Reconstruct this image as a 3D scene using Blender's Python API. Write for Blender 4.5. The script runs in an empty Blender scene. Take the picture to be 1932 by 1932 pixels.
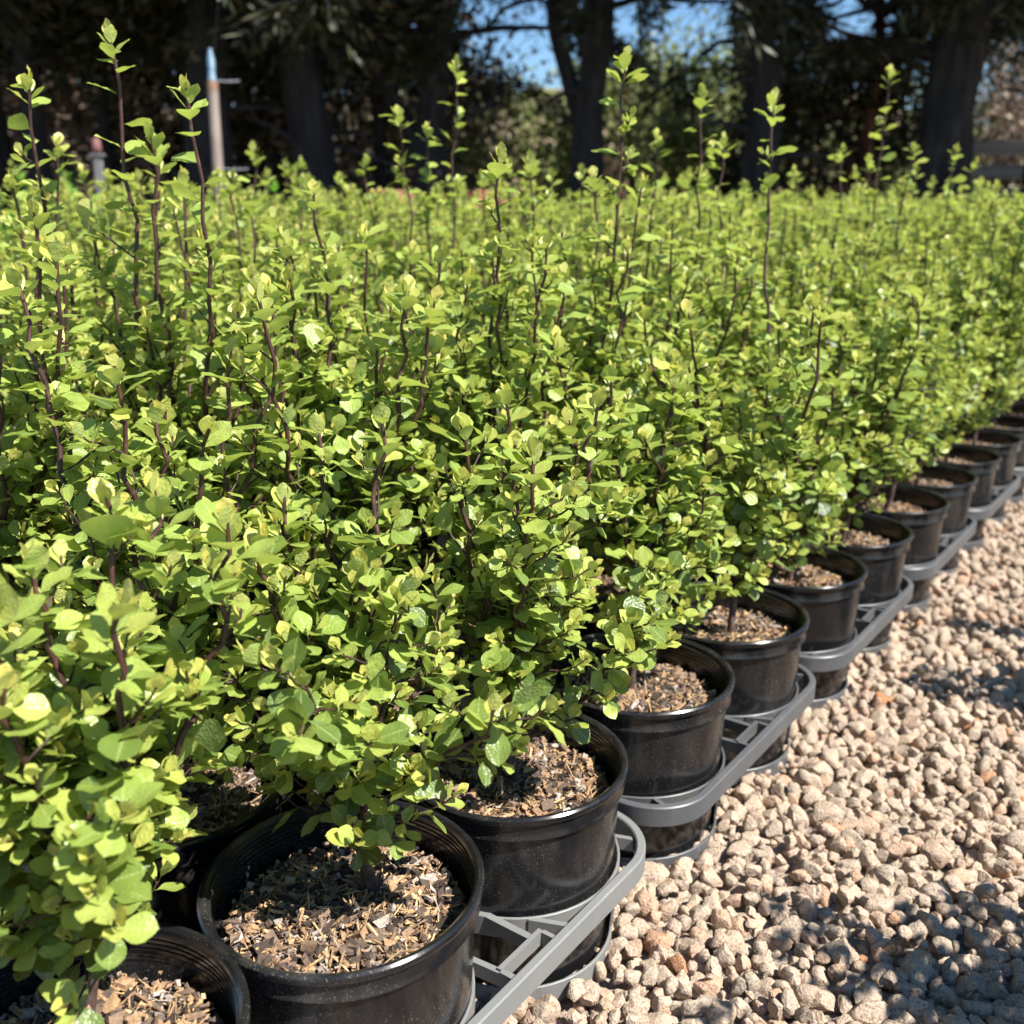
import bpy, math, random
import numpy as np
from mathutils import Vector, Matrix

R = math.radians
sc = bpy.context.scene
# ------------------------------------------------------------------ camera
PITCH = R(16.2); FPX = 1850.0; HALF = 966.0; CAMH = 0.65
cam_d = bpy.data.cameras.new('camera'); cam = bpy.data.objects.new('camera', cam_d)
sc.collection.objects.link(cam); sc.camera = cam
cam.location = (0, 0, CAMH); cam.rotation_euler = (R(90) - PITCH, 0, 0)
cam_d.sensor_width = 36; cam_d.lens = 36 * FPX / (2 * HALF)
cam_d.clip_start = 0.02; cam_d.clip_end = 600
cam_d.dof.use_dof = True; cam_d.dof.focus_distance = 0.76; cam_d.dof.aperture_fstop = 6.9
cam_d.dof.aperture_blades = 0
# ------------------------------------------------------------------ light
SUN_AZ = R(118); SUN_EL = R(52)        # azimuth clockwise from the view direction (+Y)
w = bpy.data.worlds.new('World'); sc.world = w; w.use_nodes = True
nt = w.node_tree; bg = nt.nodes['Background']
sky = nt.nodes.new('ShaderNodeTexSky'); sky.sky_type = 'NISHITA'; sky.sun_disc = False
sky.sun_elevation = SUN_EL; sky.sun_rotation = SUN_AZ; sky.air_density = 1.0; sky.dust_density = 0.0; sky.ozone_density = 3.5
hs = nt.nodes.new('ShaderNodeHueSaturation'); hs.inputs['Saturation'].default_value = 1.15
nt.links.new(sky.outputs[0], hs.inputs['Color']); nt.links.new(hs.outputs[0], bg.inputs[0]); bg.inputs[1].default_value = 0.068
sd = bpy.data.lights.new('sun', 'SUN'); sun = bpy.data.objects.new('sun', sd); sc.collection.objects.link(sun)
sd.energy = 4.6; sd.angle = R(0.53); sd.color = (1.0, 0.955, 0.88)
to_sun = Vector((math.sin(SUN_AZ) * math.cos(SUN_EL), math.cos(SUN_AZ) * math.cos(SUN_EL), math.sin(SUN_EL)))
sun.rotation_euler = to_sun.to_track_quat('Z', 'Y').to_euler(); sun.location = (3, -2, 6)
sc.view_settings.view_transform = 'Standard'; sc.view_settings.look = 'None'
sc.view_settings.exposure = 1.32; sc.view_settings.gamma = 1.0
sc.cycles.max_bounces = 7; sc.cycles.diffuse_bounces = 3; sc.cycles.glossy_bounces = 3
sc.cycles.transmission_bounces = 4; sc.cycles.transparent_max_bounces = 4
sc.cycles.use_denoising = True
sc.cycles.caustics_reflective = False; sc.cycles.caustics_refractive = False
sc.cycles.sample_clamp_indirect = 6.0

# ------------------------------------------------------------------ helpers
col = sc.collection
SP, CP = math.sin(PITCH), math.cos(PITCH)
def px(x, y, z):
    """world point seen at picture pixel (1932 scale) x, y and depth z"""
    k = (HALF - y) / FPX
    return Vector(((x - HALF) / FPX * z, z * (CP + k * SP), CAMH + z * (-SP + k * CP)))
def proj(p):
    f = p[1] * CP - (p[2] - CAMH) * SP; u = p[1] * SP + (p[2] - CAMH) * CP
    if f < 0.05: return (-9999, -9999, f)
    return (HALF + FPX * p[0] / f, HALF - FPX * u / f, f)
def tag(o, label=None, cat=None, group=None, kind=None):
    if label: o['label'] = label
    if cat: o['category'] = cat
    if group: o['group'] = group
    if kind: o['kind'] = kind
    return o
def empty(name, loc=(0, 0, 0), rz=0.0):
    o = bpy.data.objects.new(name, None); o.empty_display_size = 0.05
    o.location = loc; o.rotation_euler = (0, 0, rz); col.objects.link(o); return o
def link_mesh(name, me, parent=None, loc=(0, 0, 0)):
    o = bpy.data.objects.new(name, me); col.objects.link(o); o.location = loc
    if parent: o.parent = parent
    return o

def np_mesh(name, verts, faces, mat, tint=None, uv=None, smooth=True):
    """faces: (n,k) int array, all with k corners; tint per vertex; uv per vertex"""
    me = bpy.data.meshes.new(name)
    verts = np.asarray(verts, dtype=np.float32); faces = np.asarray(faces, dtype=np.int32)
    n, k = faces.shape
    me.vertices.add(len(verts)); me.vertices.foreach_set('co', verts.ravel())
    me.loops.add(n * k); me.loops.foreach_set('vertex_index', faces.ravel())
    me.polygons.add(n)
    me.polygons.foreach_set('loop_start', np.arange(0, n * k, k, dtype=np.int32))
    me.polygons.foreach_set('loop_total', np.full(n, k, dtype=np.int32))
    me.polygons.foreach_set('use_smooth', np.full(n, smooth, dtype=bool))
    if tint is not None:
        a = me.attributes.new('tint', 'FLOAT', 'POINT'); a.data.foreach_set('value', np.asarray(tint, dtype=np.float32))
    if uv is not None:
        l = me.uv_layers.new(name='UVMap'); l.data.foreach_set('uv', np.asarray(uv, dtype=np.float32)[faces.ravel()].ravel())
    me.materials.append(mat); me.update(calc_edges=True)
    return me

class MB:
    """collects quads; everything as quads so it stacks in numpy"""
    def __init__(s): s.v = []; s.f = []; s.n = 0
    def add(s, v, f):
        s.v.append(np.asarray(v, dtype=float)); s.f.append(np.asarray(f, dtype=int) + s.n); s.n += len(v)
    def tube(s, pts, rad, sides=6, cap=True):
        pts = np.asarray(pts, dtype=float); m = len(pts)
        rad = np.broadcast_to(np.asarray(rad, dtype=float), (m,))
        tan = np.gradient(pts, axis=0); tan /= np.linalg.norm(tan, axis=1)[:, None] + 1e-12
        ref = np.array([0, 0, 1.0]) if abs(tan[0][2]) < 0.8 else np.array([1.0, 0, 0])
        a = np.cross(tan, ref); a /= np.linalg.norm(a, axis=1)[:, None] + 1e-12; b = np.cross(tan, a)
        th = np.linspace(0, 2 * math.pi, sides, endpoint=False)
        ring = pts[:, None, :] + rad[:, None, None] * (np.cos(th)[None, :, None] * a[:, None, :] + np.sin(th)[None, :, None] * b[:, None, :])
        v = ring.reshape(-1, 3); i = np.arange(m - 1)[:, None] * sides; j = np.arange(sides)[None, :]; jn = (j + 1) % sides
        f = np.stack([i + j, i + jn, i + sides + jn, i + sides + j], -1).reshape(-1, 4)
        s.add(v, f)
    def box(s, c, size, rz=0.0, M=None):
        x, y, z = np.array(size) / 2
        v = np.array([[-x, -y, -z], [x, -y, -z], [x, y, -z], [-x, y, -z], [-x, -y, z], [x, -y, z], [x, y, z], [-x, y, z]])
        if M is not None: v = v @ np.asarray(M).T
        ca, sa = math.cos(rz), math.sin(rz); v = v @ np.array([[ca, sa, 0], [-sa, ca, 0], [0, 0, 1]])
        s.add(v + np.array(c), [[0, 3, 2, 1], [4, 5, 6, 7], [0, 1, 5, 4], [1, 2, 6, 5], [2, 3, 7, 6], [3, 0, 4, 7]])
    def bar(s, a, b, wd, z0, z1):
        """straight bar in plan from a to b, width wd, from z0 to z1"""
        a = np.array(a, float); b = np.array(b, float); L = np.linalg.norm(b - a)
        s.box(((a[0] + b[0]) / 2, (a[1] + b[1]) / 2, (z0 + z1) / 2), (L, wd, z1 - z0), math.atan2(b[1] - a[1], b[0] - a[0]))
    def sweep(s, plan, half, z0, z1, closed=False):
        """wall of rectangular section following a plan polyline"""
        p = np.asarray(plan, float); m = len(p)
        if closed: t = np.roll(p, -1, 0) - np.roll(p, 1, 0)
        else: t = np.gradient(p, axis=0)
        t /= np.linalg.norm(t, axis=1)[:, None]; nrm = np.stack([t[:, 1], -t[:, 0]], 1)
        o = p + nrm * half; i_ = p - nrm * half; e = min(half * 0.5, 0.0012)
        oc = p + nrm * (half - e); ic = p - nrm * (half - e)
        prof = [(i_, z0), (o, z0), (o, z1 - e), (oc, z1), (ic, z1), (i_, z1 - e)]; K = len(prof)
        v = np.stack([np.column_stack([q, np.full(m, z)]) for q, z in prof], 1).reshape(-1, 3)
        f = []
        for i in range(m if closed else m - 1):
            n2 = (i + 1) % m
            for k in range(K):
                k2 = (k + 1) % K; f.append([i * K + k, n2 * K + k, n2 * K + k2, i * K + k2])
        if not closed:
            f += [[0, 1, 2, 5], [5, 2, 3, 4]]; q = (m - 1) * K; f += [[q + 1, q, q + 5, q + 2], [q + 2, q + 5, q + 4, q + 3]]
        s.add(v, f)
    def lathe(s, prof, sides=64, c=(0, 0)):
        p = np.asarray(prof, float); m = len(p); th = np.linspace(0, 2 * math.pi, sides, endpoint=False)
        v = np.stack([c[0] + p[:, 0][:, None] * np.cos(th), c[1] + p[:, 0][:, None] * np.sin(th), np.broadcast_to(p[:, 1][:, None], (m, sides))], -1).reshape(-1, 3)
        i = np.arange(m - 1)[:, None] * sides; j = np.arange(sides)[None, :]; jn = (j + 1) % sides
        s.add(v, np.stack([i + j, i + jn, i + sides + jn, i + sides + j], -1).reshape(-1, 4))
    def mesh(s, name, mat, smooth=False, tint=None):
        return np_mesh(name, np.concatenate(s.v), np.concatenate(s.f), mat, smooth=smooth, tint=tint)

# ------------------------------------------------------------------ materials
def newmat(name):
    m = bpy.data.materials.new(name); m.use_nodes = True
    n = m.node_tree.nodes; return m, n, m.node_tree.links, n['Principled BSDF'], n['Material Output']
def ramp(n, stops):
    r = n.new('ShaderNodeValToRGB'); e = r.color_ramp.elements
    while len(e) < len(stops): e.new(0.5)
    for k, (p, c) in enumerate(stops): e[k].position = p; e[k].color = (*c, 1)
    return r
def noise(n, l, scale, detail=4, coord='Object', rough=0.55, vec=None):
    t = n.new('ShaderNodeTexNoise'); t.inputs['Scale'].default_value = scale; t.inputs['Detail'].default_value = detail
    t.inputs['Roughness'].default_value = rough
    if vec is None:
        tc = n.new('ShaderNodeTexCoord'); vec = tc.outputs[coord]
    l.new(vec, t.inputs['Vector']); return t
def attr(n, name='tint'):
    a = n.new('ShaderNodeAttribute'); a.attribute_name = name; return a
def bump(n, l, b, h, strength, dist):
    bp = n.new('ShaderNodeBump'); bp.inputs['Strength'].default_value = strength; bp.inputs['Distance'].default_value = dist
    l.new(h, bp.inputs['Height']); l.new(bp.outputs[0], b.inputs['Normal']); return bp
def mixrgb(n, l, fac, a, b, mode='MIX'):
    m = n.new('ShaderNodeMix'); m.data_type = 'RGBA'; m.blend_type = mode
    for sock, val in ((0, fac), (6, a), (7, b)):
        if hasattr(val, 'links') or hasattr(val, 'is_linked'): l.new(val, m.inputs[sock])
        elif isinstance(val, (int, float)): m.inputs[sock].default_value = val
        else: m.inputs[sock].default_value = (*val, 1)
    return m.outputs[2]

def leaf_material(name, stops, transl=0.38, tcol=(0.53, 0.62, 0.09), rough=0.36, under=(0.30, 0.40, 0.14)):
    m, n, l, b, out = newmat(name)
    a = attr(n); rp = ramp(n, stops); l.new(a.outputs['Fac'], rp.inputs[0])
    uvn = n.new('ShaderNodeUVMap'); sep = n.new('ShaderNodeSeparateXYZ'); l.new(uvn.outputs[0], sep.inputs[0])
    # pale midrib
    d = n.new('ShaderNodeMath'); d.operation = 'SUBTRACT'; l.new(sep.outputs[0], d.inputs[0]); d.inputs[1].default_value = 0.5
    ab = n.new('ShaderNodeMath'); ab.operation = 'ABSOLUTE'; l.new(d.outputs[0], ab.inputs[0])
    mr = n.new('ShaderNodeMapRange'); l.new(ab.outputs[0], mr.inputs[0]); mr.inputs[1].default_value = 0.015; mr.inputs[2].default_value = 0.06
    mr.inputs[3].default_value = 0.4; mr.inputs[4].default_value = 0.0
    # fine vein network
    vo = n.new('ShaderNodeTexVoronoi'); vo.feature = 'DISTANCE_TO_EDGE'; vo.inputs['Scale'].default_value = 330
    tc = n.new('ShaderNodeTexCoord'); l.new(tc.outputs['Object'], vo.inputs['Vector'])
    nz = noise(n, l, 55, 3)
    nr = n.new('ShaderNodeMapRange'); l.new(nz.outputs[0], nr.inputs[0]); nr.inputs[1].default_value = 0.25; nr.inputs[2].default_value = 0.75
    nr.inputs[3].default_value = 0.86; nr.inputs[4].default_value = 1.16
    c1 = mixrgb(n, l, 1.0, rp.outputs[0], nr.outputs[0], 'MULTIPLY')
    c2 = mixrgb(n, l, mr.outputs[0], c1, (0.46, 0.56, 0.2))
    sp = noise(n, l, 95, 2); sr = n.new('ShaderNodeMapRange'); l.new(sp.outputs[0], sr.inputs[0]); sr.inputs[1].default_value = 0.745; sr.inputs[2].default_value = 0.80; sr.inputs[3].default_value = 0; sr.inputs[4].default_value = 0.55
    c2 = mixrgb(n, l, sr.outputs[0], c2, (0.24, 0.15, 0.05))
    geo = n.new('ShaderNodeNewGeometry')
    c3 = mixrgb(n, l, geo.outputs['Backfacing'], c2, mixrgb(n, l, 0.45, c2, under))
    l.new(c3, b.inputs['Base Color'])
    ro = n.new('ShaderNodeMath'); ro.operation = 'MULTIPLY_ADD'; l.new(geo.outputs['Backfacing'], ro.inputs[0]); ro.inputs[1].default_value = 0.3; ro.inputs[2].default_value = rough
    l.new(ro.outputs[0], b.inputs['Roughness']); b.inputs['Specular IOR Level'].default_value = 0.6
    add = n.new('ShaderNodeMath'); add.operation = 'ADD'; l.new(vo.outputs['Distance'], add.inputs[0])
    nz2 = noise(n, l, 150, 2); l.new(nz2.outputs[0], add.inputs[1])
    bump(n, l, b, add.outputs[0], 0.45, 0.0014)
    tr = n.new('ShaderNodeBsdfTranslucent'); tt = mixrgb(n, l, 0.5, c1, tcol); l.new(tt, tr.inputs[0])
    mx = n.new('ShaderNodeMixShader'); mx.inputs[0].default_value = transl
    l.new(b.outputs[0], mx.inputs[1]); l.new(tr.outputs[0], mx.inputs[2]); l.new(mx.outputs[0], out.inputs[0])
    return m
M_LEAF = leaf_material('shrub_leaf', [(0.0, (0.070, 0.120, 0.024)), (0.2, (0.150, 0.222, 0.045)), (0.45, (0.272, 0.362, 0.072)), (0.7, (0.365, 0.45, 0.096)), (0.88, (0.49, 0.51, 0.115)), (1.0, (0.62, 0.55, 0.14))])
M_LEAF2 = leaf_material('bright_leaf', [(0.0, (0.05, 0.18, 0.012)), (0.5, (0.12, 0.36, 0.02)), (1.0, (0.30, 0.55, 0.05))], tcol=(0.2, 0.7, 0.04))

def simple(name, stops, scale, rough=0.8, bump_s=0.4, bump_d=0.01, detail=6, tintmix=None, spec=0.5, stretch=None, bscale=None):
    m, n, l, b, out = newmat(name)
    vec = None
    if stretch:
        tc = n.new('ShaderNodeTexCoord'); mp = n.new('ShaderNodeMapping'); mp.inputs['Scale'].default_value = stretch
        l.new(tc.outputs['Object'], mp.inputs[0]); vec = mp.outputs[0]
    t = noise(n, l, scale, detail, vec=vec); rp = ramp(n, stops); l.new(t.outputs[0], rp.inputs[0]); c = rp.outputs[0]
    if tintmix:
        a = attr(n); r2 = ramp(n, tintmix); l.new(a.outputs['Fac'], r2.inputs[0]); c = mixrgb(n, l, 1.0, c, r2.outputs[0], 'MULTIPLY')
    l.new(c, b.inputs['Base Color']); b.inputs['Roughness'].default_value = rough; b.inputs['Specular IOR Level'].default_value = spec
    tb = t if bscale is None else noise(n, l, bscale, 6, vec=vec)
    if bump_s: bump(n, l, b, tb.outputs[0], bump_s, bump_d)
    return m
M_STEM = simple('young_bark', [(0.3, (0.022, 0.010, 0.009)), (0.55, (0.055, 0.021, 0.018)), (0.72, (0.11, 0.06, 0.046))], 120, 0.55, 0.4, 0.001,
                tintmix=[(0, (1.9, 3.0, 3.0)), (0.12, (1.5, 2.2, 2.2)), (0.35, (0.8, 0.9, 0.9)), (0.85, (1.2, 1.0, 0.9)), (1, (2.6, 1.9, 1.0))])
M_STONE = simple('crushed_stone', [(0.30, (0.15, 0.112, 0.09)), (0.41, (0.335, 0.262, 0.205)), (0.53, (0.41, 0.328, 0.26)), (0.72, (0.50, 0.41, 0.33))], 420, 0.9, 0.9, 0.0022, detail=5,
                 tintmix=[(0.0, (0.86, 0.86, 0.82)), (0.3, (1.0, 0.97, 0.93)), (0.62, (1.06, 1.02, 0.95)), (0.88, (1.03, 0.92, 0.84)), (0.975, (1.03, 0.84, 0.71)), (0.995, (0.98, 0.66, 0.46)), (1.0, (0.95, 0.55, 0.3))], spec=0.3)
M_CHIP = simple('bark_chips', [(0.3, (0.62, 0.6, 0.58)), (0.7, (1.25, 1.22, 1.18))], 420, 0.85, 0.5, 0.0008,
                tintmix=[(0.0, (0.028, 0.020, 0.016)), (0.22, (0.085, 0.065, 0.055)), (0.42, (0.19, 0.135, 0.10)), (0.6, (0.30, 0.19, 0.11)), (0.75, (0.42, 0.27, 0.15)), (0.9, (0.52, 0.38, 0.21)), (1.0, (0.36, 0.31, 0.28))], spec=0.25)
M_SOIL = simple('dark_soil', [(0.3, (0.02, 0.014, 0.01)), (0.6, (0.09, 0.06, 0.04)), (0.8, (0.22, 0.15, 0.09))], 160, 0.95, 1.0, 0.004)
M_GROUND = simple('gravel_bed', [(0.3, (0.20, 0.16, 0.125)), (0.5, (0.34, 0.28, 0.22)), (0.7, (0.46, 0.38, 0.30))], 130, 0.95, 1.0, 0.01)
M_LITTER = simple('leaf_litter', [(0.3, (0.05, 0.035, 0.025)), (0.5, (0.14, 0.10, 0.065)), (0.7, (0.24, 0.18, 0.11))], 4, 0.95, 1.0, 0.05, detail=10)
M_BANK = simple('dry_bank', [(0.3, (0.13, 0.10, 0.06)), (0.5, (0.27, 0.19, 0.13)), (0.7, (0.42, 0.31, 0.23))], 0.7, 0.95, 1.0, 0.1, detail=10)
M_BARK = simple('conifer_bark', [(0.3, (0.008, 0.008, 0.009)), (0.55, (0.022, 0.022, 0.025)), (0.8, (0.06, 0.055, 0.053))], 9, 0.95, 1.0, 0.05, stretch=(1, 1, 0.3), detail=8)
M_BARK2 = simple('red_bark', [(0.3, (0.06, 0.03, 0.02)), (0.7, (0.24, 0.12, 0.08))], 6, 0.9, 1.0, 0.03, stretch=(1, 1, 0.15))
def needle_mat(name, stops, transl=0.15):
    m, n, l, b, out = newmat(name)
    a = attr(n); rp = ramp(n, stops); l.new(a.outputs['Fac'], rp.inputs[0]); l.new(rp.outputs[0], b.inputs['Base Color']); b.inputs['Roughness'].default_value = 0.55
    tr = n.new('ShaderNodeBsdfTranslucent'); l.new(rp.outputs[0], tr.inputs[0]); mx = n.new('ShaderNodeMixShader'); mx.inputs[0].default_value = transl
    l.new(b.outputs[0], mx.inputs[1]); l.new(tr.outputs[0], mx.inputs[2]); l.new(mx.outputs[0], out.inputs[0]); return m
M_CROWN = needle_mat('conifer_needles', [(0, (0.018, 0.022, 0.010)), (0.6, (0.045, 0.055, 0.022)), (0.85, (0.13, 0.11, 0.06)), (1, (0.26, 0.19, 0.14))])  # upper stops lightened to paint in sunlit flecks among the needles
M_OLIVE = needle_mat('olive_leaves', [(0, (0.08, 0.11, 0.03)), (0.5, (0.21, 0.25, 0.08)), (1, (0.38, 0.41, 0.17))], 0.35)
M_BROWNISH = needle_mat('brown_leaves', [(0, (0.05, 0.04, 0.025)), (0.5, (0.19, 0.15, 0.10)), (1, (0.55, 0.43, 0.33))], 0.2)  # palest leaves carry painted sun sparkle, since the canopy shades them

def plastic(name, c, rough, dust=0.5, dcol=(0.16, 0.14, 0.12), spec=0.5, band=True):
    m, n, l, b, out = newmat(name)
    geo = n.new('ShaderNodeTexCoord'); oi = n.new('ShaderNodeObjectInfo')
    va = n.new('ShaderNodeVectorMath'); va.operation = 'MULTIPLY_ADD'
    cb = n.new('ShaderNodeCombineXYZ'); l.new(oi.outputs['Random'], cb.inputs[0]); l.new(oi.outputs['Random'], cb.inputs[1]); l.new(oi.outputs['Random'], cb.inputs[2])
    l.new(cb.outputs[0], va.inputs[0]); va.inputs[1].default_value = (7, 3, 5); l.new(geo.outputs['Object'], va.inputs[2])
    t1 = noise(n, l, 620, 2, vec=va.outputs[0]); t2 = noise(n, l, 14, 4, vec=va.outputs[0])
    mp = n.new('ShaderNodeMapping'); mp.inputs['Scale'].default_value = (1, 1, 0.15); l.new(va.outputs[0], mp.inputs[0]); t3 = noise(n, l, 60, 4, vec=mp.outputs[0])
    r1 = ramp(n, [(0.61, (0, 0, 0)), (0.69, (1, 1, 1))]); l.new(t1.outputs[0], r1.inputs[0])
    r2 = ramp(n, [(0.40, (0.05, 0.05, 0.05)), (0.68, (1, 1, 1))]); l.new(t2.outputs[0], r2.inputs[0])
    r3 = ramp(n, [(0.42, (0.03, 0.03, 0.03)), (0.8, (0.30, 0.30, 0.30))]); l.new(t3.outputs[0], r3.inputs[0])
    m1 = n.new('ShaderNodeMath'); m1.operation = 'MULTIPLY'; l.new(r1.outputs[0], m1.inputs[0]); l.new(r2.outputs[0], m1.inputs[1])
    m2 = n.new('ShaderNodeMath'); m2.operation = 'MAXIMUM'; l.new(m1.outputs[0], m2.inputs[0])
    m4 = n.new('ShaderNodeMath'); m4.operation = 'MULTIPLY'; l.new(r3.outputs[0], m4.inputs[0]); l.new(r2.outputs[0], m4.inputs[1]); l.new(m4.outputs[0], m2.inputs[1])
    m3 = n.new('ShaderNodeMath'); m3.operation = 'MULTIPLY'; l.new(m2.outputs[0], m3.inputs[0]); m3.inputs[1].default_value = dust
    l.new(mixrgb(n, l, m3.outputs[0], c, dcol), b.inputs['Base Color'])
    rr = n.new('ShaderNodeMath'); rr.operation = 'MULTIPLY_ADD'; l.new(m3.outputs[0], rr.inputs[0]); rr.inputs[1].default_value = 0.5; rr.inputs[2].default_value = rough
    l.new(rr.outputs[0], b.inputs['Roughness']); b.inputs['Specular IOR Level'].default_value = spec
    bump(n, l, b, t2.outputs[0], 0.15, 0.002)
    return m
M_POT = plastic('black_plastic', (0.008, 0.008, 0.009), 0.17, 0.75, (0.17, 0.155, 0.14))
M_TRAY_L = plastic('pale_grey_plastic', (0.165, 0.168, 0.165), 0.45, 0.55, (0.42, 0.36, 0.29))
M_TRAY_D = plastic('slate_grey_plastic', (0.075, 0.079, 0.084), 0.42, 0.55, (0.36, 0.30, 0.24))

# ------------------------------------------------------------------ layout of the block of pots
ROW = R(36.6)
U = np.array([math.sin(ROW), math.cos(ROW)]); V = np.array([-math.cos(ROW), math.sin(ROW)])   # along the path / into the block
P1 = np.array([-0.126, 0.617])
PITCHV = 0.217
def pot_xy(i, j):
    s = 0.44 * (i // 2) + 0.215 * (i % 2); t = PITCHV * j + 0.012 * (j // 3)
    return P1 + U * s + V * t
def plan_st(s, t): return P1 + U * s + V * t      # world plan from (along, inward)

# ------------------------------------------------------------------ setting
def sheet(name, x0, x1, y0, y1, z, mat, nx=2, ny=2, fz=None):
    xs = np.linspace(x0, x1, nx); ys = np.linspace(y0, y1, ny); X, Y = np.meshgrid(xs, ys)
    Z = np.full_like(X, z) if fz is None else fz(X, Y)
    v = np.stack([X, Y, Z], -1).reshape(-1, 3); i = np.arange(ny - 1)[:, None] * nx; j = np.arange(nx - 1)[None, :]
    f = np.stack([i + j, i + j + 1, i + nx + j + 1, i + nx + j], -1).reshape(-1, 4)
    return tag(link_mesh(name, np_mesh(name, v, f, mat)), kind='structure')
sheet('ground', -300, 300, -60, 400, -0.012, M_LITTER)
def rot_sheet(name, s0, s1, t0, t1, z, mat):
    c = [plan_st(s0, t0), plan_st(s1, t0), plan_st(s1, t1), plan_st(s0, t1)]
    v = [(p[0], p[1], z) for p in c]
    return tag(link_mesh(name, np_mesh(name, v, [[0, 1, 2, 3]], mat)), kind='structure')
rot_sheet('gravel_path_bed', -3, 26, 5.0, -4.5, -0.006, M_GROUND)
def bankz(X, Y):
    t = np.clip((Y - 15) / 12, 0, 1); t = t * t * (3 - 2 * t)
    return -0.3 + t * (3.9 + 0.5 * np.sin(X * 0.35) + 0.25 * np.sin(X * 0.9 + 1)) + 0.12 * np.sin(X * 2.1 + Y) * t
sheet('hillside', -60, 60, 14, 70, 0, M_BANK, 90, 60, bankz)

# ------------------------------------------------------------------ gravel
def ico(sub):
    t = (1 + 5 ** .5) / 2
    v = [(-1, t, 0), (1, t, 0), (-1, -t, 0), (1, -t, 0), (0, -1, t), (0, 1, t), (0, -1, -t), (0, 1, -t), (t, 0, -1), (t, 0, 1), (-t, 0, -1), (-t, 0, 1)]
    v = [np.array(p) / np.linalg.norm(p) for p in v]
    f = [(0, 11, 5), (0, 5, 1), (0, 1, 7), (0, 7, 10), (0, 10, 11), (1, 5, 9), (5, 11, 4), (11, 10, 2), (10, 7, 6), (7, 1, 8), (3, 9, 4), (3, 4, 2), (3, 2, 6), (3, 6, 8), (3, 8, 9), (4, 9, 5), (2, 4, 11), (6, 2, 10), (8, 6, 7), (9, 8, 1)]
    for _ in range(sub):
        cache = {}; nf = []
        def mid(a, b):
            k = (min(a, b), max(a, b))
            if k not in cache:
                p = v[a] + v[b]; v.append(p / np.linalg.norm(p)); cache[k] = len(v) - 1
            return cache[k]
        for a, b, c in f:
            x, y, z = mid(a, b), mid(b, c), mid(c, a); nf += [(a, x, z), (b, y, x), (c, z, y), (x, y, z)]
        f = nf
    return np.array(v), np.array(f)
def rock_templates(sub, n, rng):
    v0, f = ico(sub); out = []
    for _ in range(n):
        v = v0.copy()
        for _ in range(13):
            d = rng.normal(size=3); d /= np.linalg.norm(d); h = rng.uniform(0.56, 0.88)
            ex = v @ d - h; v = v - np.where(ex > 0, ex, 0)[:, None] * d * 0.95
        v = v * np.array([1.0, rng.uniform(0.68, 0.95), rng.uniform(0.6, 0.85)]) * (1 + rng.normal(size=(len(v), 1)) * (0.035 if sub > 1 else 0.02))
        out.append(v)
    return out, f
def rand_rot(n, rng):
    q = rng.normal(size=(n, 4)); q /= np.linalg.norm(q, axis=1)[:, None]; a, b, c, d = q.T
    return np.stack([np.stack([1 - 2 * (c * c + d * d), 2 * (b * c - a * d), 2 * (b * d + a * c)], -1),
                     np.stack([2 * (b * c + a * d), 1 - 2 * (b * b + d * d), 2 * (c * d - a * b)], -1),
                     np.stack([2 * (b * d - a * c), 2 * (c * d + a * b), 1 - 2 * (b * b + c * c)], -1)], 1)
def scatter_rocks(pts, size, sub, rng):
    tm, f = rock_templates(sub, 14, rng); n = len(pts); T = np.array(tm)[rng.integers(0, len(tm), n)]
    Rm = rand_rot(n, rng); v = np.einsum('nij,nkj->nki', Rm, T) * size[:, None, None] + pts[:, None, :]
    m = T.shape[1]; faces = (f[None] + (np.arange(n) * m)[:, None, None]).reshape(-1, 3)
    tint = np.repeat(rng.uniform(0, 1, n), m)
    return v.reshape(-1, 3), faces, tint
rng = np.random.default_rng(5)
def gravel_points(step, s0, s1, t0, t1, keep, layer_z):
    s = np.arange(s0, s1, step); t = np.arange(t0, t1, step); S, T = np.meshgrid(s, t)
    S = S.ravel() + rng.uniform(-.5, .5, S.size) * step; T = T.ravel() + rng.uniform(-.5, .5, T.size) * step
    xy = P1[None] + S[:, None] * U[None] + T[:, None] * V[None]
    f = xy[:, 1] * CP + CAMH * SP; u = xy[:, 1] * SP - CAMH * CP; f = np.maximum(f, 0.01)
    X = xy[:, 0] / f; Y = u / f; dist = np.hypot(xy[:, 0], xy[:, 1])
    vis = (f > 0.1) & (np.abs(X) < 0.52 + 0.35 / dist) & (Y > -0.52 - 0.3 / dist) & keep(dist, T)
    p = np.column_stack([xy, rng.uniform(layer_z[0], layer_z[1], len(xy))])
    return p[vis]
vv, ff, tt = [], [], []; off = 0
for step, sub, rg, keep, lz, sz in (
        (0.0165, 2, (-1.5, 4.6, -1.15, 0.16), lambda d, t: d < 1.55, (-0.010, 0.002), 0.0106),
        (0.0190, 2, (-1.5, 4.6, -1.15, 0.10), lambda d, t: d < 1.55, (0.002, 0.010), 0.0107),
        (0.0155, 1, (-1.5, 6.4, -1.5, 0.12), lambda d, t: (d >= 1.55) & (d < 3.6), (-0.008, 0.010), 0.0113),
        (0.034, 1, (2.0, 14, -2.0, 0.1), lambda d, t: (d >= 3.6), (-0.006, 0.012), 0.021)):
    p = gravel_points(step, *rg, keep, lz); size = sz * np.clip(rng.lognormal(0, 0.30, len(p)), 0.45, 1.75)
    v, f, t = scatter_rocks(p, size, sub, rng); vv.append(v); ff.append(f + off); tt.append(t); off += len(v)
gm = np_mesh('gravel', np.concatenate(vv), np.concatenate(ff), M_STONE, tint=np.concatenate(tt), smooth=True)
gm.set_sharp_from_angle(angle=R(38))
tag(link_mesh('gravel', gm), 'cream and pinkish crushed stone gravel covering the path', 'gravel', kind='stuff')
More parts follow.
